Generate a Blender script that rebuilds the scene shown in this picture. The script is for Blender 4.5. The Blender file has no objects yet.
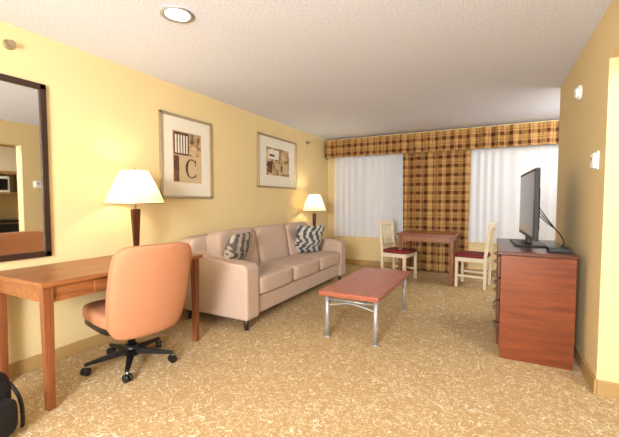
import bpy, bmesh, math, random
from mathutils import Vector, Matrix, Euler
random.seed(3)
scene=bpy.context.scene
scene.view_settings.view_transform='Standard'
scene.view_settings.look='None'

# ------------------------------------------------------------ materials
def lin(c):
    r=[]
    for v in c:
        v=v/255.0
        r.append(v/12.92 if v<=0.04045 else ((v+0.055)/1.055)**2.4)
    return (r[0],r[1],r[2],1.0)
class NT:
    def __init__(s,name):
        s.m=bpy.data.materials.new(name); s.m.use_nodes=True
        s.t=s.m.node_tree; s.b=s.t.nodes['Principled BSDF']; s.out=s.t.nodes['Material Output']
    def n(s,typ,**kw):
        nd=s.t.nodes.new(typ)
        for k,v in kw.items():
            if k in nd.inputs.keys(): nd.inputs[k].default_value=v
            else: setattr(nd,k,v)
        return nd
    def l(s,a,b): s.t.links.new(a,b)
    def math(s,op,a,b=None,c=None):
        nd=s.t.nodes.new('ShaderNodeMath'); nd.operation=op
        for i,x in enumerate((a,b,c)):
            if x is None: continue
            if isinstance(x,(int,float)): nd.inputs[i].default_value=x
            else: s.l(x,nd.inputs[i])
        return nd.outputs[0]
    def mix(s,f,a,b):
        nd=s.t.nodes.new('ShaderNodeMix'); nd.data_type='RGBA'
        for i,x in ((0,f),(6,a),(7,b)):
            if isinstance(x,(int,float,tuple)): nd.inputs[i].default_value=x
            else: s.l(x,nd.inputs[i])
        return nd.outputs[2]
    def coord(s,scale=(1,1,1)):
        tc=s.n('ShaderNodeTexCoord'); mp=s.n('ShaderNodeMapping'); mp.inputs['Scale'].default_value=scale
        s.l(tc.outputs['Object'],mp.inputs['Vector']); return mp.outputs[0]
    def noise(s,vec,scale,detail=2,rough=.5,dist=0):
        nd=s.n('ShaderNodeTexNoise'); nd.inputs['Scale'].default_value=scale; nd.inputs['Detail'].default_value=detail
        nd.inputs['Roughness'].default_value=rough; nd.inputs['Distortion'].default_value=dist
        s.l(vec,nd.inputs['Vector']); return nd.outputs[0]
    def bump(s,h,strength,dist=.01):
        nd=s.n('ShaderNodeBump'); nd.inputs['Strength'].default_value=strength; nd.inputs['Distance'].default_value=dist
        s.l(h,nd.inputs['Height']); s.l(nd.outputs[0],s.b.inputs['Normal'])
def mat_plain(name,c,rough=.5,metal=0,var=.06,scale=8,bump=0,bscale=200,spec=.5):
    t=NT(name); v=t.coord(); n=t.noise(v,scale,3)
    c1=lin(c); d=lambda k:tuple([min(1,x*k) for x in c1[:3]]+[1])
    t.l(t.mix(n,d(1-var),d(1+var)),t.b.inputs['Base Color'])
    t.b.inputs['Roughness'].default_value=rough; t.b.inputs['Metallic'].default_value=metal
    t.b.inputs['Specular IOR Level'].default_value=spec
    if bump: t.bump(t.noise(v,bscale,2),bump,.004)
    return t.m
def mat_wood(name,c1,c2,axis='y',rough=.35):
    t=NT(name); sc={'x':(1.2,14,14),'y':(14,1.2,14),'z':(14,14,1.2)}[axis]
    v=t.coord(sc); n=t.noise(v,2.2,5,.6,.6)
    n2=t.noise(v,9,3,.6)
    f=t.math('ADD',t.math('MULTIPLY',n,.75),t.math('MULTIPLY',n2,.25))
    r=t.n('ShaderNodeValToRGB'); r.color_ramp.elements[0].position=.35; r.color_ramp.elements[1].position=.65
    r.color_ramp.elements[0].color=lin(c1); r.color_ramp.elements[1].color=lin(c2)
    t.l(f,r.inputs[0]); t.l(r.outputs[0],t.b.inputs['Base Color'])
    t.b.inputs['Roughness'].default_value=rough
    return t.m
def mat_emit(name,c,s,base=(240,240,240)):
    t=NT(name); t.b.inputs['Base Color'].default_value=lin(base)
    t.b.inputs['Emission Color'].default_value=lin(c); t.b.inputs['Emission Strength'].default_value=s
    return t.m

M={}
M['wall']=mat_plain('wall_yellow',(220,199,150),.75,0,.03,2,.2,180,.2)
t=NT('ceiling_popcorn'); v=t.coord(); n=t.noise(v,80,3,.7)
r=t.n('ShaderNodeValToRGB'); r.color_ramp.elements[0].position=.38; r.color_ramp.elements[1].position=.58
r.color_ramp.elements[0].color=lin((208,213,230)); r.color_ramp.elements[1].color=lin((230,235,250)); t.l(n,r.inputs[0])
t.l(r.outputs[0],t.b.inputs['Base Color']); t.b.inputs['Roughness'].default_value=.95
t.b.inputs['Specular IOR Level'].default_value=.05
t.bump(n,.28,.007); M['ceil']=t.m
# carpet
t=NT('carpet_gold_scroll'); v=t.coord()
n1=t.noise(v,13,1.0,.5,1.8); n2=t.noise(v,19,1.0,.5,2.4)
a1=t.math('ABSOLUTE',t.math('SUBTRACT',n1,.5)); a2=t.math('ABSOLUTE',t.math('SUBTRACT',n2,.53))
m=t.math('MINIMUM',a1,t.math('MULTIPLY',a2,1.1))
r=t.n('ShaderNodeValToRGB'); r.color_ramp.elements[0].position=.012; r.color_ramp.elements[1].position=.020
r.color_ramp.elements[0].color=lin((228,214,184)); r.color_ramp.elements[1].color=lin((180,148,100)); t.l(m,r.inputs[0])
fz=t.noise(v,260,2)
col_=t.mix(t.math('MULTIPLY',fz,.3),r.outputs[0],lin((148,120,80)))
t.l(col_,t.b.inputs['Base Color']); t.b.inputs['Roughness'].default_value=1; t.b.inputs['Specular IOR Level'].default_value=.05
t.bump(fz,.4,.005); M['carpet']=t.m
# plaid
def mat_plaid(name,P=.15):
    t=NT(name); tc=t.n('ShaderNodeUVMap'); sp=t.n('ShaderNodeSeparateXYZ'); t.l(tc.outputs[0],sp.inputs[0])
    def st(o,off,w):
        f=t.math('FRACT',t.math('ADD',t.math('DIVIDE',o,P),off)); return t.math('LESS_THAN',f,w)
    x,z=sp.outputs[0],sp.outputs[1]
    broad=t.math('MULTIPLY',t.math('ADD',st(x,0,.36),st(z,0,.36)),.5)
    thin=t.math('MAXIMUM',st(x,.45,.07),st(z,.45,.07))
    c=t.mix(broad,lin((178,140,86)),lin((84,46,30)))
    c=t.mix(t.math('MULTIPLY',thin,.6),c,lin((118,62,42)))
    t.l(c,t.b.inputs['Base Color']); t.b.inputs['Roughness'].default_value=.9
    t.b.inputs['Specular IOR Level'].default_value=.1
    return t.m
M['plaid']=mat_plaid('plaid_fabric')
# sheer
t=NT('sheer_white'); v=t.coord(); nn=t.noise(v,60,2)
d=t.n('ShaderNodeBsdfDiffuse'); tr=t.n('ShaderNodeBsdfTranslucent'); mx=t.n('ShaderNodeMixShader')
t.l(t.mix(nn,lin((240,242,246)),lin((250,251,254))),d.inputs[0]); tr.inputs[0].default_value=lin((246,248,252))
mx.inputs[0].default_value=.35; t.l(d.outputs[0],mx.inputs[1]); t.l(tr.outputs[0],mx.inputs[2]); t.l(mx.outputs[0],t.out.inputs[0])
M['sheer']=t.m
def mat_shade():
    t=NT('lampshade_fabric'); v=t.coord(); nn=t.noise(v,80,2)
    d=t.n('ShaderNodeBsdfDiffuse'); tr=t.n('ShaderNodeBsdfTranslucent'); mx=t.n('ShaderNodeMixShader')
    t.l(t.mix(nn,lin((246,232,198)),lin((252,240,212))),d.inputs[0]); tr.inputs[0].default_value=lin((255,236,196))
    mx.inputs[0].default_value=.5; t.l(d.outputs[0],mx.inputs[1]); t.l(tr.outputs[0],mx.inputs[2])
    t.l(mx.outputs[0],t.out.inputs[0]); return t.m
M['shade']=mat_shade()
M['desk']=mat_wood('wood_desk',(114,66,34),(160,100,56),'y')
M['deskz']=mat_wood('wood_desk_leg',(104,56,30),(146,86,48),'z')
M['chest']=mat_wood('wood_cherry',(104,50,28),(136,70,40),'x',.3)
M['chestd']=mat_wood('wood_cherry_dark',(70,36,24),(98,52,32),'y',.3)
M['ctop']=mat_wood('wood_red_top',(150,82,62),(174,102,80),'y',.3)
M['dtop']=mat_wood('wood_dining_top',(116,62,42),(146,82,56),'x',.3)
M['dark']=mat_wood('wood_dark',(40,26,20),(62,40,30),'z',.35)
M['base']=mat_plain('baseboard_tan',(172,140,88),.6)
M['sofa']=mat_plain('sofa_taupe',(186,163,146),.95,0,.05,30,.4,350,.1)
M['peach']=mat_plain('chair_peach',(184,128,95),.7,0,.04,20,.2,300,.2)
M['black']=mat_plain('black_plastic',(18,18,20),.4)
M['blackm']=mat_plain('black_matte',(14,14,16),.85)
M['screen']=mat_plain('tv_screen',(8,9,11),.12)
M['silver']=mat_plain('silver_metal',(190,192,196),.3,.85)
M['alum']=mat_plain('alu_legs',(176,178,180),.4,.5)
M['cream']=mat_plain('chair_cream_paint',(222,210,182),.45)
M['redseat']=mat_plain('seat_red_fabric',(120,30,32),.8)
M['white']=mat_plain('white_plastic',(236,236,232),.4)
M['mat']=mat_plain('picture_mat',(222,216,200),.8)
M['paper']=mat_plain('print_paper_beige',(196,172,134),.8)
M['gold']=mat_plain('frame_champagne',(172,156,126),.35,.6)
M['bronze']=mat_plain('lamp_bronze',(84,46,28),.3,.3)
M['mirror']=mat_plain('mirror_glass',(235,238,238),.02,1,.0)
M['white_frame']=mat_plain('window_frame_white',(222,222,220),.5)
M['steel']=mat_plain('steel',(150,150,150),.3,.9)
t=NT('art_sepia'); v=t.coord((1,1,1)); nn=t.noise(v,9,4,.6,.8)
r=t.n('ShaderNodeValToRGB'); r.color_ramp.elements[0].position=.40; r.color_ramp.elements[1].position=.58
r.color_ramp.elements[0].color=lin((92,60,36)); r.color_ramp.elements[1].color=lin((204,176,130)); t.l(nn,r.inputs[0])
t.l(r.outputs[0],t.b.inputs['Base Color']); t.b.inputs['Roughness'].default_value=.6; M['sepia']=t.m
t=NT('art_brown'); v=t.coord((1,1,1)); nn=t.noise(v,7,4,.6,.8)
r=t.n('ShaderNodeValToRGB'); r.color_ramp.elements[0].position=.4; r.color_ramp.elements[1].position=.65
r.color_ramp.elements[0].color=lin((56,32,20)); r.color_ramp.elements[1].color=lin((122,80,50)); t.l(nn,r.inputs[0])
t.l(r.outputs[0],t.b.inputs['Base Color']); M['brownart']=t.m
def mat_pillow(name,c1,c2,sc,zig):
    t=NT(name); tc=t.n('ShaderNodeUVMap'); sp=t.n('ShaderNodeSeparateXYZ'); t.l(tc.outputs[0],sp.inputs[0])
    mp=t.n('ShaderNodeMapping'); mp.inputs['Scale'].default_value=(9,3,1); mp.inputs['Rotation'].default_value=(0,0,.5); t.l(tc.outputs[0],mp.inputs['Vector'])
    nn=t.noise(mp.outputs[0],1.0,2,.5,.6)
    zz=t.math('PINGPONG',t.math('MULTIPLY',sp.outputs[0],2.0),.5)
    f=t.math('FRACT',t.math('ADD',t.math('ADD',t.math('MULTIPLY',sp.outputs[1],sc),t.math('MULTIPLY',zz,zig)),t.math('MULTIPLY',nn,1.1)))
    k=t.math('LESS_THAN',f,.5)
    t.l(t.mix(k,lin(c1),lin(c2)),t.b.inputs['Base Color']); t.b.inputs['Roughness'].default_value=.95
    return t.m
M['pillow']=mat_pillow('pillow_pattern',(186,180,168),(72,74,80),4.5,1.6)
M['pillow2']=mat_pillow('pillow_pattern_soft',(176,164,146),(92,88,86),3.5,1.2)
t=NT('window_glass'); tp=t.n('ShaderNodeBsdfTransparent'); gl=t.n('ShaderNodeBsdfGlossy'); gl.inputs['Roughness'].default_value=.02
mx=t.n('ShaderNodeMixShader'); mx.inputs[0].default_value=.06; t.l(tp.outputs[0],mx.inputs[1]); t.l(gl.outputs[0],mx.inputs[2]); t.l(mx.outputs[0],t.out.inputs[0])
M['glass']=t.m

# ------------------------------------------------------------ builders
col=scene.collection
def empty(name,loc=(0,0,0),rz=0):
    e=bpy.data.objects.new(name,None); col.objects.link(e); e.location=loc; e.rotation_euler=(0,0,rz)
    e.empty_display_size=.1; return e
def obj(name,bm,mat,parent=None,smooth=False,loc=None,rot=None):
    me=bpy.data.meshes.new(name); 
    bmesh.ops.recalc_face_normals(bm,faces=bm.faces[:]); bm.to_mesh(me); bm.free()
    if smooth:
        for p in me.polygons: p.use_smooth=True
    o=bpy.data.objects.new(name,me); col.objects.link(o)
    if mat: me.materials.append(mat)
    if parent: o.parent=parent
    if loc: o.location=loc
    if rot: o.rotation_euler=rot
    return o
def box(name,lo,hi,mat,parent=None,bev=.0,rot=None,seg=2):
    c=[(a+b)/2 for a,b in zip(lo,hi)]; s=[b-a for a,b in zip(lo,hi)]
    bm=bmesh.new(); bmesh.ops.create_cube(bm,size=1)
    for v in bm.verts: v.co=Vector((v.co.x*s[0],v.co.y*s[1],v.co.z*s[2]))
    if bev>0: bmesh.ops.bevel(bm,geom=bm.edges[:],offset=min(bev,min(s)*.45),segments=seg,profile=.5,affect='EDGES')
    return obj(name,bm,mat,parent,False,c,rot)
def rbox(name,c,s,mat,parent=None,p=8,rot=None,n=14):
    bm=bmesh.new(); bmesh.ops.create_cube(bm,size=2)
    bmesh.ops.subdivide_edges(bm,edges=bm.edges[:],cuts=n,use_grid_fill=True)
    for v in bm.verts:
        q=[math.sin(x*math.pi/2)*.5+x*.5 for x in v.co]
        L=sum(abs(x)**p for x in q)**(1/p); k=1/L if L else 1
        m=max(abs(x) for x in q); k*=m if m>0 else 1
        v.co=Vector((q[0]*k*s[0]/2,q[1]*k*s[1]/2,q[2]*k*s[2]/2))
    return obj(name,bm,mat,parent,True,c,rot)
def cyl(name,p1,p2,r1,r2,mat,parent=None,n=20):
    p1=Vector(p1);p2=Vector(p2); d=p2-p1
    bm=bmesh.new(); bmesh.ops.create_cone(bm,cap_ends=True,segments=n,radius1=r1,radius2=r2,depth=d.length)
    q=Vector((0,0,1)).rotation_difference(d.normalized()).to_matrix().to_4x4()
    bmesh.ops.transform(bm,matrix=Matrix.Translation((p1+p2)/2)@q,verts=bm.verts)
    o=obj(name,bm,mat,parent)
    for p in o.data.polygons: p.use_smooth=len(p.vertices)==4
    return o
def lathe(name,prof,mat,parent=None,loc=(0,0,0),n=32,close=False):
    bm=bmesh.new(); rings=[]
    for r,z in prof: rings.append([bm.verts.new((max(r,.0005)*math.cos(2*math.pi*i/n),max(r,.0005)*math.sin(2*math.pi*i/n),z)) for i in range(n)])
    for a,b in zip(rings,rings[1:]):
        for i in range(n): bm.faces.new((a[i],a[(i+1)%n],b[(i+1)%n],b[i]))
    if close: bm.faces.new(rings[0]); bm.faces.new(rings[-1])
    return obj(name,bm,mat,parent,True,loc)
def tube(name,pts,r,mat,parent=None):
    cu=bpy.data.curves.new(name,'CURVE'); cu.dimensions='3D'; sp=cu.splines.new('NURBS'); sp.points.add(len(pts)-1)
    for i,p in enumerate(pts): sp.points[i].co=(*p,1)
    sp.use_endpoint_u=True; sp.order_u=min(4,len(pts)); cu.bevel_depth=r; cu.bevel_resolution=3; cu.use_fill_caps=True
    o=bpy.data.objects.new(name,cu); col.objects.link(o); cu.materials.append(mat)
    dg=bpy.context.evaluated_depsgraph_get(); me=bpy.data.meshes.new_from_object(o.evaluated_get(dg))
    bpy.data.objects.remove(o); o=bpy.data.objects.new(name,me); col.objects.link(o)
    if not me.materials: me.materials.append(mat)
    for p in me.polygons: p.use_smooth=True
    if parent: o.parent=parent
    return o
def poly_prism(name,pts,axis,a,b,mat,parent=None,bev=0):
    bm=bmesh.new()
    def mk(p,k):
        if axis=='y': return (p[0],k,p[1])
        if axis=='x': return (k,p[0],p[1])
        return (p[0],p[1],k)
    A=[bm.verts.new(mk(p,a)) for p in pts]; B=[bm.verts.new(mk(p,b)) for p in pts]
    bm.faces.new(A); bm.faces.new(B[::-1])
    for i in range(len(pts)): bm.faces.new((A[i],A[(i+1)%len(pts)],B[(i+1)%len(pts)],B[i]))
    if bev: bmesh.ops.bevel(bm,geom=bm.edges[:],offset=bev,segments=2,profile=.5,affect='EDGES')
    return obj(name,bm,mat,parent)
def sheet(name,x0,x1,z0,z1,y,mat,parent=None,amp=.03,per=.12,nz=12,flare=.0,phase=0,scallop=0,irr=.8):
    nx=max(8,int((x1-x0)/per*14)); bm=bmesh.new(); uv=bm.loops.layers.uv.new('UVMap'); g=[]
    for i in range(nx+1):
        x=x0+(x1-x0)*i/nx; c=[]
        ph=2*math.pi*(x-x0)/per+phase+irr*math.sin(x*3.1)+irr*.8*math.sin(x*7.7+1)
        for j in range(nz+1):
            tt=j/nz; z=z0+(z1-z0)*tt
            a=amp*(1+flare*(1-tt))*(.7+.3*math.sin(x*5+2))
            c.append(bm.verts.new((x+.01*math.sin(ph*2+tt*2)*(amp/.03),y-a*math.sin(ph+.35*math.sin(tt*3)),z)))
        g.append(c); 
    for i in range(nx):
        for j in range(nz):
            f=bm.faces.new((g[i][j],g[i+1][j],g[i+1][j+1],g[i][j+1]))
            for lp,(a,b) in zip(f.loops,((i,j),(i+1,j),(i+1,j+1),(i,j+1))):
                lp[uv].uv=((x1-x0)*a/nx*1.25,g[a][b].co.z)
    return obj(name,bm,mat,parent,True)
def pillow(name,c,s,th,mat,parent=None,rot=None,n=16):
    bm=bmesh.new(); uv=bm.loops.layers.uv.new('UVMap')
    for sg in (1,-1):
        g=[]
        for i in range(n+1):
            row=[]
            for j in range(n+1):
                a=-1+2*i/n; b=-1+2*j/n
                h=th/2*((1-abs(a)**2.6)**.6)*((1-abs(b)**2.6)**.6)
                k=1-.07*(1-b*b)*abs(a)**2; k2=1-.07*(1-a*a)*abs(b)**2
                row.append(bm.verts.new((a*k*s/2,b*k2*s/2,sg*h)))
            g.append(row)
        for i in range(n):
            for j in range(n):
                f=bm.faces.new((g[i][j],g[i+1][j],g[i+1][j+1],g[i][j+1]))
                for lp,(p,q) in zip(f.loops,((i,j),(i+1,j),(i+1,j+1),(i,j+1))): lp[uv].uv=(p/n,q/n)
    bmesh.ops.remove_doubles(bm,verts=bm.verts[:],dist=.0005)
    return obj(name,bm,mat,parent,True,c,rot)

# ------------------------------------------------------------ room
XL,XR,YB,H=-2.96,.605,6.44,2.44
YF=-2.6
box('floor',(-3.2,-2.8,-.1),(2.6,6.7,0),M['carpet'])
box('ceiling',(-3.2,-2.8,H),(2.6,6.7,H+.1),M['ceil'])
box('wall_left',(XL-.12,YF-.12,0),(XL,YB+.12,H),M['wall'])
box('wall_front',(XL,YF-.12,0),(2.2,YF,H),M['wall'])
KY=2.78
wr=empty('wall_right')
box('wall_main',(XR,KY,0),(XR+.16,4.62,H),M['wall'],wr)
box('wall_header',(XR,.9,2.1),(XR+.16,KY,H),M['wall'],wr)
box('wall_near',(XR,YF,0),(XR+.16,.9,H),M['wall'],wr)
box('wall_bay_return',(XR+.16,4.5,0),(2.2,4.62,H),M['wall'],wr)
box('wall_bay_side',(2.2,YF,0),(2.32,YB+.12,H),M['wall'],wr)
box('wall_kitchen_end',(XR+.16,.2,0),(2.2,.3,H),M['wall'],wr)
wb=empty('wall_back')
W=[(-2.72,-1.40),(-.42,1.15)]; Z0,Z1=.62,2.12
xs=[XL,W[0][0],W[0][1],W[1][0],W[1][1],2.2]
for i in (0,2,4): box('panel_%d'%i,(xs[i],YB,0),(xs[i+1],YB+.12,H),M['wall'],wb)
for k,(a,b) in enumerate(W):
    box('under_%d'%k,(a,YB,0),(b,YB+.12,Z0),M['wall'],wb); box('over_%d'%k,(a,YB,Z1),(b,YB+.12,H),M['wall'],wb)
    w=empty('window_%d'%(k+1)); fw=.05
    box('frame_bottom',(a,YB+.03,Z0),(b,YB+.09,Z0+fw),M['white_frame'],w); box('frame_top',(a,YB+.03,Z1-fw),(b,YB+.09,Z1),M['white_frame'],w)
    box('frame_left',(a,YB+.03,Z0),(a+fw,YB+.09,Z1),M['white_frame'],w); box('frame_right',(b-fw,YB+.03,Z0),(b,YB+.09,Z1),M['white_frame'],w)
    m=(a+b)/2; box('mullion',(m-.03,YB+.03,Z0),(m+.03,YB+.09,Z1),M['white_frame'],w)
    box('glass',(a+fw,YB+.055,Z0+fw),(b-fw,YB+.06,Z1-fw),M['glass'],w)
bh=.10
box('baseboard_left',(XL,YF,0),(XL+.015,YB,bh),M['base'],bev=.004)
box('baseboard_back',(XL+.015,YB-.015,0),(2.2,YB,bh),M['base'],bev=.004)
box('baseboard_right',(XR-.015,KY-.015,0),(XR,4.62,bh),M['base'],bev=.004)
box('trim_1',(XR,KY-.015,0),(XR+.16,KY,bh),M['base'],bev=.004)

# ------------------------------------------------------------ curtains
cv=empty('plaid_valance')
sheet('valance_cloth',XL+.03,1.6,2.07,2.40,YB-.20,M['plaid'],cv,amp=.028,per=.21,flare=.5,nz=8,irr=.3)
box('valance_board',(XL+.02,YB-.16,2.38),(1.6,YB,2.42),M['wall'],cv)
cc=empty('plaid_curtain')
sheet('panel_cloth',-1.43,-.36,.02,2.37,YB-.11,M['plaid'],cc,amp=.048,per=.19,nz=20,irr=.6)
for k,(a,b) in enumerate(((-2.80,-1.36),(-.44,1.35))):
    s=empty('sheer_curtain'); sheet('sheer_cloth',a,b,.55,2.34,YB-.035,M['sheer'],s,amp=.008,per=.15,nz=16,irr=2.2)

# ------------------------------------------------------------ desk
d=empty('writing_desk',(0,0,0))
dx0,dx1,dy0,dy1,dz=-2.92,-2.25,1.03,2.28,.765
box('desktop',(dx0,dy0,dz-.03),(dx1,dy1,dz),M['desk'],d,.006)
box('apron_front',(dx1-.06,dy0+.06,dz-.13),(dx1-.04,dy1-.06,dz-.03),M['desk'],d)
box('apron_back',(dx0+.03,dy0+.06,dz-.13),(dx0+.05,dy1-.06,dz-.03),M['desk'],d)
box('apron_left',(dx0+.06,dy0+.04,dz-.13),(dx1-.06,dy0+.06,dz-.03),M['desk'],d)
box('apron_right',(dx0+.06,dy1-.06,dz-.13),(dx1-.06,dy1-.04,dz-.03),M['desk'],d)
box('pencil_drawer',(dx1-.045,1.35,dz-.12),(dx1-.03,1.95,dz-.045),M['desk'],d,.003)
i=0
for x in (dx0+.05,dx1-.05):
    for y in (dy0+.05,dy1-.05):
        i+=1; bm=bmesh.new(); bmesh.ops.create_cube(bm,size=1)
        for v in bm.verts:
            k=.055 if v.co.z>0 else .042; v.co=Vector((v.co.x*k,v.co.y*k,(v.co.z+.5)*(dz-.03)))
        bmesh.ops.bevel(bm,geom=bm.edges[:],offset=.003,segments=2,affect='EDGES')
        obj('leg_%d'%i,bm,M['deskz'],d,False,(x,y,0))

# ------------------------------------------------------------ lamps
def lamp(loc,h,rb,rt,hs,power):
    e=empty('table_lamp',loc)
    zs=h-hs
    lathe('base',[(0,0),(.085,0),(.085,.012),(.06,.022),(.022,.035),(.018,.05)],M['bronze'],e)
    bm=bmesh.new(); bmesh.ops.create_cube(bm,size=1)
    for v in bm.verts:
        k=.075 if v.co.z>0 else .042; v.co=Vector((v.co.x*k*.6,v.co.y*k,.045+(v.co.z+.5)*(zs-.09)))
    bmesh.ops.bevel(bm,geom=bm.edges[:],offset=.006,segments=2,affect='EDGES'); obj('body',bm,M['bronze'],e)
    cyl('stem',(0,0,zs-.05),(0,0,zs+.08),.008,.008,M['gold'],e)
    prof=[(rb,zs),(rb*.82+rt*.18,zs+hs*.2),(rb*.42+rt*.58,zs+hs*.62),(rt,h)]
    lathe('shade',prof,M['shade'],e,n=40)
    lathe('shade_rim',[(rb,zs-.004),(rb+.003,zs),(rb+.001,zs+.006)],M['gold'],e,n=40)
    lathe('bulb',[(.0,zs+.07),(.02,zs+.08),(.03,zs+.12),(.02,zs+.15),(0,zs+.16)],mat_emit('bulb_glow',(255,225,170),12),e)
    cyl('finial',(0,0,h-.01),(0,0,h+.03),.01,.005,M['gold'],e)
    for a in (0,2.094,4.188): cyl('spider',(0,0,h-.006),(rt*math.cos(a),rt*math.sin(a),h-.006),.002,.002,M['gold'],e)
    L=bpy.data.lights.new('lamp_light','POINT'); L.energy=power; L.color=(1,.84,.6); L.shadow_soft_size=.04
    o=bpy.data.objects.new('lamp_light',L); col.objects.link(o); o.parent=e; o.location=(0,0,zs+.19)
lamp((-2.70,1.96,dz+.001),.72,.235,.105,.275,8)
lamp((-2.70,5.33,.601),.74,.20,.09,.27,10)
e=empty('end_table',(-2.68,5.34,0))
box('top',(-.25,-.24,.57),(.25,.24,.60),M['dark'],e,.004); box('shelf',(-.22,-.21,.15),(.22,.21,.17),M['dark'],e)
for i,(x,y) in enumerate(((-.22,-.21),(.22,-.21),(-.22,.21),(.22,.21))): box('leg_%d'%i,(x-.02,y-.02,0),(x+.02,y+.02,.57),M['dark'],e)
box('apron',(-.21,-.20,.49),(.21,.20,.57),M['dark'],e)

# ------------------------------------------------------------ office chair
oc=empty('office_chair',(-2.41,1.69,0),math.radians(168))
for i in range(5):
    a=2*math.pi*i/5+.12; cx,cy=math.cos(a),math.sin(a)
    bm=bmesh.new(); bmesh.ops.create_cube(bm,size=1)
    for v in bm.verts:
        tpx=v.co.x+.5; w=.05*(1-tpx)+.03*tpx; hh=.045*(1-tpx)+.02*tpx
        v.co=Vector((.02+tpx*.29,v.co.y*w,.105-.03*tpx+v.co.z*hh))
    bmesh.ops.bevel(bm,geom=bm.edges[:],offset=.006,segments=2,affect='EDGES')
    obj('spoke_%d'%i,bm,M['black'],oc,False,(0,0,0),(0,0,a))
    x,y=cx*.30,cy*.30; b=a+.7
    for s in (-1,1):
        ox,oy=-math.sin(b)*.014*s,math.cos(b)*.014*s
        cyl('caster_%d_%d'%(i,s),(x+ox*.35,y+oy*.35,.028),(x+ox*1.6,y+oy*1.6,.028),.028,.028,M['black'],oc)
    cyl('caster_stem_%d'%i,(x,y,.03),(x,y,.08),.008,.008,M['steel'],oc)
cyl('hub',(0,0,.07),(0,0,.15),.05,.045,M['black'],oc); cyl('gas_lift',(0,0,.14),(0,0,.34),.028,.024,M['black'],oc)
box('mechanism',(-.17,-.1,.31),(.12,.1,.35),M['black'],oc,.01)
rbox('seat_shell',(-.02,0,.365),(.52,.54,.08),M['black'],oc,5)
rbox('seat',(-.02,0,.425),(.54,.56,.12),M['peach'],oc,5)
def chairback():
    bm=bmesh.new(); bmesh.ops.create_cube(bm,size=2); bmesh.ops.subdivide_edges(bm,edges=bm.edges[:],cuts=14,use_grid_fill=True)
    for v in bm.verts:
        q=v.co.copy(); p=7; L=sum(abs(x)**p for x in q)**(1/p); q=q/L*max(abs(x) for x in q)
        th=q.x*.05; y=q.y*.275; z=q.z*.325
        wz=1-.12*max(0,-q.z)**2-.05*max(0,q.z)**3; y*=wz
        th+= .05*q.y*q.y - .02
        th-= .18*((q.z+1)/2)-.09
        v.co=Vector((th,y,z))
    return bm
obj('backrest',chairback(),M['peach'],oc,True,(-.345,0,.62))
box('back_bracket',(-.30,-.035,.315),(-.10,.035,.34),M['black'],oc,.006)

# ------------------------------------------------------------ sofa
s=empty('sofa',(0,0,0)); y0,y1=2.57,5.03; xb,xf=-2.92,-2.0
box('frame_base',(xb+.04,y0+.04,.12),(xf-.03,y1-.04,.30),M['sofa'],s,.02)
rbox('back_frame',(xb+.11,(y0+y1)/2,.49),(.22,y1-y0-.02,.74),M['sofa'],s,14)
for nm,ya in (('arm_left',y0),('arm_right',y1-.2)):
    pts=[(xb+.06,.11),(xf,.11),(xf,.60),(xf-.04,.635),(xb+.35,.66),(xb+.2,.72),(xb+.06,.80)]
    poly_prism(nm,pts,'y',ya,ya+.2,M['sofa'],s,.022)
sy=(y1-y0-.4)/3
for i in range(3):
    ya=y0+.2+i*sy
    rbox('seat_cushion_%d'%i,(-2.315,ya+sy/2,.395),(.64,sy-.005,.19),M['sofa'],s,9)
    rbox('back_cushion_%d'%i,(-2.60,ya+sy/2,.67),(.23,sy-.01,.49),M['sofa'],s,6,(0,math.radians(-10),0))
i=0
for x in (xb+.1,xf-.07):
    for y in (y0+.08,y1-.08):
        i+=1; cyl('foot_%d'%i,(x,y,0),(x,y,.12),.022,.032,M['dark'],s,12)
pl=empty('throw_pillow',(-2.34,4.44,.685),0)
pillow('cushion',(0,0,0),.46,.15,M['pillow'],pl,Euler((0,math.radians(-68),math.radians(-35)),'XYZ'))
pl=empty('throw_pillow',(-2.40,2.91,.695),0)
pillow('cushion',(0,0,0),.46,.16,M['pillow2'],pl,Euler((0,math.radians(-68),math.radians(12)),'XYZ'))

# ------------------------------------------------------------ coffee table
c=empty('coffee_table',(-1.09,3.40,0)); hx,hy,zt=.275,.63,.44
box('tabletop',(-hx,-hy,zt-.045),(hx,hy,zt),M['ctop'],c,.012,None,3)
for i,(x,y) in enumerate(((-1,-1),(1,-1),(-1,1),(1,1))):
    px,py=x*(hx-.05),y*(hy-.09)
    cyl('leg_%d'%i,(px,py,0),(px,py,zt-.045),.02,.02,M['alum'],c); cyl('foot_%d'%i,(px,py,0),(px,py,.012),.028,.026,M['alum'],c)
for y in (-1,1):
    py=y*(hy-.09)
    cyl('rail_end_%d'%y,(-hx+.05,py,zt-.09),(hx-.05,py,zt-.09),.008,.008,M['alum'],c)
    tube('arc_end_%d'%y,[(-hx+.05,py,zt-.15),(-.1,py,zt-.12),(0,py,zt-.10),(.1,py,zt-.12),(hx-.05,py,zt-.15)],.007,M['alum'],c)
for x in (-1,1):
    px=x*(hx-.05)
    cyl('rail_side_%d'%x,(px,-hy+.09,zt-.09),(px,hy-.09,zt-.09),.008,.008,M['alum'],c)
    for y in (-1,1): tube('brace_%d_%d'%(x,y),[(px,y*(hy-.09),.22),(px,y*(hy-.13),.31),(px,y*(hy-.24),zt-.06)],.007,M['alum'],c)

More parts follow.
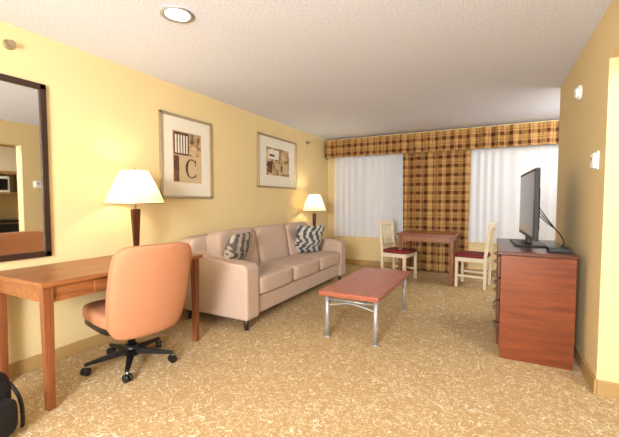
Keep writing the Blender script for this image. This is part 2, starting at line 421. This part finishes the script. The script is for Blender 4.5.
# ------------------------------------------------------------ chest
k=empty('chest_of_drawers',(0,0,0)); cx0,cx1,cy0,cy1,cz=.04,.545,3.08,4.15,.845
box('carcass',(cx0+.02,cy0+.01,.07),(cx1-.005,cy1-.01,cz-.03),M['chest'],k,.004)
box('plinth',(cx0+.03,cy0+.015,0),(cx1-.01,cy1-.015,.07),M['chest'],k)
box('top',(cx0-.005,cy0-.01,cz-.03),(cx1,cy1+.01,cz),M['chestd'],k,.006)
for r_ in range(4):
    for q in range(2):
        ya=cy0+.03+q*.505; za=.10+r_*.178
        box('drawer_%d_%d'%(r_,q),(cx0,ya,za),(cx0+.02,ya+.49,za+.165),M['chestd'],k,.004)
        tube('handle_%d_%d'%(r_,q),[(cx0,ya+.17,za+.09),(cx0-.03,ya+.18,za+.085),(cx0-.03,ya+.31,za+.085),(cx0,ya+.32,za+.09)],.006,M['steel'],k)
# ------------------------------------------------------------ TV
tv=empty('television',(.28,3.74,cz),math.radians(3))
box('bezel',(-.018,-.45,.07),(.018,.45,.65),M['black'],tv,.006); box('screen',(-.0205,-.425,.10),(-.017,.425,.625),M['screen'],tv)
box('rear_housing',(.018,-.33,.14),(.04,.33,.5),M['black'],tv,.01)
box('stand_neck',(-.01,-.06,.012),(.03,.06,.13),M['black'],tv,.004)
box('stand_base',(-.12,-.26,0),(.12,.26,.014),M['black'],tv,.005)
cb=empty('tv_cable',(0,0,0))
for i in range(3):
    o=.03*i
    tube('cable_%d'%i,[(.335,3.62+o,1.20-o),(.38,3.56,1.12-o),(.44,3.50,1.02),(.49,3.46-o,.96),(.53,3.44,cz+.008),(.47-o,3.40,cz+.008)],.004,M['black'],cb)
box('cable_box',(.38,3.20,cz),(.52,3.35,cz+.03),M['black'],None,.004)

# ------------------------------------------------------------ dining table & chairs
t_=empty('dining_table',(-.89,5.74,0)); 
box('top',(-.42,-.36,.715),(.42,.36,.745),M['dtop'],t_,.006)
for nm,lo,hi in (('apron_a',(-.37,-.32,.63),(.37,-.30,.715)),('apron_b',(-.37,.30,.63),(.37,.32,.715)),('apron_c',(-.38,-.3,.63),(-.36,.3,.715)),('apron_d',(.36,-.3,.63),(.38,.3,.715))): box(nm,lo,hi,M['desk'],t_)
for i,(x,y) in enumerate(((-1,-1),(1,-1),(-1,1),(1,1))): box('leg_%d'%i,(x*.37-.025,y*.31-.025,0),(x*.37+.025,y*.31+.025,.715),M['deskz'],t_,.004)
def dchair(loc,rz):
    e=empty('dining_chair',loc,rz)
    for i,y in enumerate((-.19,.19)):
        poly_prism('back_leg_%d'%i,[(-.20,0),(-.165,0),(-.165,.45),(-.22,.92),(-.255,.92),(-.205,.45)],'y',y-.018,y+.018,M['cream'],e,.003)
        box('front_leg_%d'%i,(.17,y-.02,0),(.21,y+.02,.43),M['cream'],e,.003)
        box('side_rail_%d'%i,(-.17,y-.012,.37),(.18,y+.012,.43),M['cream'],e); box('stretcher_%d'%i,(-.17,y-.01,.15),(.18,y+.01,.18),M['cream'],e)
    box('front_rail',(.175,-.18,.37),(.20,.18,.43),M['cream'],e); box('rear_rail',(-.20,-.18,.37),(-.175,.18,.43),M['cream'],e)
    rbox('seat_pad',(.01,0,.455),(.43,.43,.055),M['redseat'],e,6)
    box('top_rail',(-.262,-.20,.85),(-.222,.20,.93),M['cream'],e,.008,(0,math.radians(-6),0)); box('lower_rail',(-.212,-.18,.52),(-.188,.18,.56),M['cream'],e,0,(0,math.radians(-6),0))
    for j in range(5):
        y=-.13+j*.065
        poly_prism('slat_%d'%j,[(-.207,.55),(-.193,.55),(-.232,.86),(-.246,.86)],'y',y-.012,y+.012,M['cream'],e)
dchair((-1.31,5.55,0),math.radians(-14)); dchair((-.24,5.62,0),math.radians(172))

# ------------------------------------------------------------ wall items
m=empty('wall_mirror'); ym0,ym1,zm0,zm1=.70,1.425,.82,2.085
X=XL
box('glass',(X+.004,ym0+.03,zm0+.03),(X+.016,ym1-.03,zm1-.03),M['mirror'],m)
for nm,a,b,c_,d_ in (('frame_l',ym0,ym0+.045,zm0,zm1),('frame_r',ym1-.045,ym1,zm0,zm1),('frame_b',ym0,ym1,zm0,zm0+.045),('frame_t',ym0,ym1,zm1-.045,zm1)):
    box(nm,(X+.002,a,c_),(X+.03,b,d_),M['dark'],m,.006)
def picture(ya,yb,za,zb,fw):
    e=empty('framed_picture')
    for nm,a,b,c_,d_ in (('frame_l',ya,ya+fw,za,zb),('frame_r',yb-fw,yb,za,zb),('frame_b',ya,yb,za,za+fw),('frame_t',ya,yb,zb-fw,zb)):
        box(nm,(X+.002,a,c_),(X+.028,b,d_),M['gold'],e,.005)
    box('mat_board',(X+.003,ya+fw*.5,za+fw*.5),(X+.012,yb-fw*.5,zb-fw*.5),M['mat'],e)
    return e
e=picture(2.42,3.14,1.26,2.135,.028)
box('print',(X+.012,2.58,1.43),(X+.014,2.98,1.97),M['paper'],e)
box('print_top',(X+.014,2.59,1.72),(X+.015,2.80,1.96),M['brownart'],e); box('print_top_right',(X+.014,2.81,1.72),(X+.015,2.97,1.96),M['sepia'],e)
box('print_bottom',(X+.014,2.59,1.44),(X+.015,2.66,1.71),M['brownart'],e)
for i in range(5): box('column_%d'%i,(X+.015,2.61+i*.037,1.74),(X+.0165,2.63+i*.037,1.93),M['mat'],e)
bm=bmesh.new(); A=[];B=[]
for i in range(33):
    a=math.radians(48+264*i/32); w_=.012+.022*abs(math.sin(math.radians(264*i/32)/1.468)) 
    A.append(bm.verts.new((0,.085*math.cos(a),.105*math.sin(a)))); B.append(bm.verts.new((0,(.085-w_)*math.cos(a),(.105-.014)*math.sin(a))))
for i in range(32): bm.faces.new((A[i],A[i+1],B[i+1],B[i]))
obj('letter_c',bm,M['brownart'],e,False,(X+.0165,2.83,1.585))
box('serif_a',(X+.015,2.885,1.62),(X+.0165,2.897,1.685),M['brownart'],e); box('serif_b',(X+.015,2.885,1.49),(X+.0165,2.897,1.53),M['brownart'],e)
e=picture(4.05,5.12,1.43,2.20,.028)
box('print',(X+.012,4.27,1.62),(X+.014,4.90,2.03),M['sepia'],e)
box('print_block_a',(X+.014,4.31,1.86),(X+.0155,4.60,2.0),M['mat'],e); box('print_block_b',(X+.014,4.6,1.65),(X+.0155,4.86,1.80),M['paper'],e); box('print_block_c',(X+.014,4.31,1.66),(X+.0155,4.42,1.82),M['brownart'],e)
box('print_block_d',(X+.0155,4.65,1.68),(X+.0165,4.70,1.78),M['brownart'],e); box('print_block_e',(X+.0155,4.34,1.90),(X+.0165,4.48,1.93),M['brownart'],e)
for y,z in ((1.22,2.30),(5.55,2.27)):
    e=empty('wall_sprinkler',(X,y,z)); cyl('escutcheon',(0,0,0),(.012,0,0),.035,.03,M['gold'],e); cyl('pipe',(.01,0,0),(.05,0,0),.012,.01,M['gold'],e); cyl('deflector',(.05,0,0),(.054,0,0),.02,.02,M['gold'],e)
e=empty('recessed_ceiling_light',(-1.84,1.67,H))
lathe('trim_ring',[(.10,-.001),(.105,-.008),(.085,-.010),(.075,-.004)],M['silver'],e); lathe('lens',[(.078,-.005),(.04,-.012),(0,-.014)],mat_emit('downlight_glow',(255,250,240),5),e)
e=empty('thermostat',(XR,2.98,1.50)); box('backplate',(-.012,-.055,-.06),(0,.055,.06),M['white'],e,.003); box('body',(-.03,-.042,-.05),(-.012,.042,.05),M['white'],e,.006); box('display',(-.032,-.02,.0),(-.03,.02,.025),M['steel'],e)
e=empty('wall_smoke_detector',(XR,3.58,2.11)); cyl('base',(0,0,0),(-.02,0,0),.06,.06,M['white'],e,32); cyl('dome',(-.02,0,0),(-.04,0,0),.052,.035,M['white'],e,32)

# ------------------------------------------------------------ backpack at left edge
bp=empty('backpack',(-2.27,.70,0),math.radians(20))
rbox('body',(0,0,.18),(.22,.34,.36),M['blackm'],bp,4); rbox('pocket',(.12,0,.13),(.10,.26,.20),M['blackm'],bp,4)
tube('handle',[(0,-.05,.35),(0,-.04,.40),(0,.04,.40),(0,.05,.35)],.01,M['black'],bp)
tube('strap',[(.05,.14,.30),(.12,.17,.22),(.13,.17,.10),(.12,.18,.02),(.10,.19,.012)],.01,M['black'],bp)

# ------------------------------------------------------------ kitchenette (seen in the mirror)
M['kwood']=mat_wood('wood_kitchen',(150,110,70),(190,150,104),'z')
k=empty('kitchen_cabinet',(0,0,0))
box('base_unit',(1.62,1.6,.0),(2.19,3.35,.86),M['kwood'],k,.004); box('counter',(1.60,1.58,.86),(2.19,3.36,.90),M['black'],k,.004)
for i in range(3):
    box('upper_%d'%i,(1.85,1.8+i*.52,1.72),(2.19,2.31+i*.52,2.25),M['kwood'],k,.004); box('shaker_%d'%i,(1.84,1.85+i*.52,1.77),(1.85,2.26+i*.52,2.2),M['cream'],k,.003)
box('shelf',(1.80,2.3,1.36),(2.19,3.36,1.39),M['kwood'],k); box('shelf_side_a',(1.80,3.33,1.39),(2.19,3.36,1.72),M['kwood'],k); box('shelf_side_b',(1.80,2.3,1.39),(2.19,2.33,1.72),M['kwood'],k)
e=empty('microwave',(1.98,2.85,1.391)); box('case',(-.18,-.25,0),(.18,.25,.28),M['white'],e,.01); box('door_window',(-.185,-.08,.04),(-.18,.22,.24),M['screen'],e); box('handle',(-.2,-.12,.04),(-.185,-.105,.24),M['steel'],e)
e=empty('mini_fridge',(1.58,2.9,0)); box('door',(-.0,-.28,.06),(.02,.28,.84),M['black'],e,.005); box('grip',(-.025,.22,.5),(0,.24,.78),M['steel'],e)
e=empty('coffee_maker',(1.85,2.6,.901)); box('foot',(-.1,-.09,0),(.12,.09,.03),M['black'],e,.005); box('tower',(.04,-.09,.03),(.12,.09,.3),M['black'],e,.005); box('brew_head',(-.1,-.09,.24),(.04,.09,.32),M['black'],e,.01); lathe('carafe',[(.05,.03),(.07,.07),(.065,.14),(.04,.19)],M['screen'],e,(-.03,0,0))

# ------------------------------------------------------------ lights
def area(name,loc,target,size,power,color=(1,1,1),sy=None):
    L=bpy.data.lights.new(name,'AREA'); L.energy=power; L.color=color; L.size=size
    if sy: L.shape='RECTANGLE'; L.size_y=sy
    o=bpy.data.objects.new(name,L); col.objects.link(o); o.location=loc
    o.rotation_euler=(Vector(target)-Vector(loc)).to_track_quat('-Z','Y').to_euler(); return o
area('flash_softbox',(-.4,-2.3,1.9),(-.9,6.0,1.1),1.0,200,(.97,.98,1.0))
area('flash_bounce',(-.5,-1.6,1.2),(-1.0,3.2,2.44),.9,105,(.93,.96,1.0))
area('bay_fill_light',(1.5,5.3,2.3),(-.9,5.8,.9),.7,50,(1,.98,.95))  # added fill, hidden behind the right wall, brightens the far end from the side
area('kitchen_fill_light',(1.2,1.9,2.38),(1.3,2.2,0),.4,32,(1,.97,.92))  # added fill with no fixture, lifts the dim kitchenette
w=bpy.data.worlds.new('World'); scene.world=w; w.use_nodes=True
bg=w.node_tree.nodes['Background']; sky=w.node_tree.nodes.new('ShaderNodeTexSky'); sky.sky_type='HOSEK_WILKIE'
sky.turbidity=8; sky.sun_direction=(.3,-.6,.7); w.node_tree.links.new(sky.outputs[0],bg.inputs[0]); bg.inputs[1].default_value=1.6

# ------------------------------------------------------------ camera
cam=bpy.data.cameras.new('camera'); cam.sensor_width=36; cam.lens=351/619*36; cam.clip_start=.05
o=bpy.data.objects.new('camera',cam); col.objects.link(o); o.location=(0,0,1.23)
o.rotation_euler=(math.radians(90-2.8),0,math.radians(27.66)); scene.camera=o
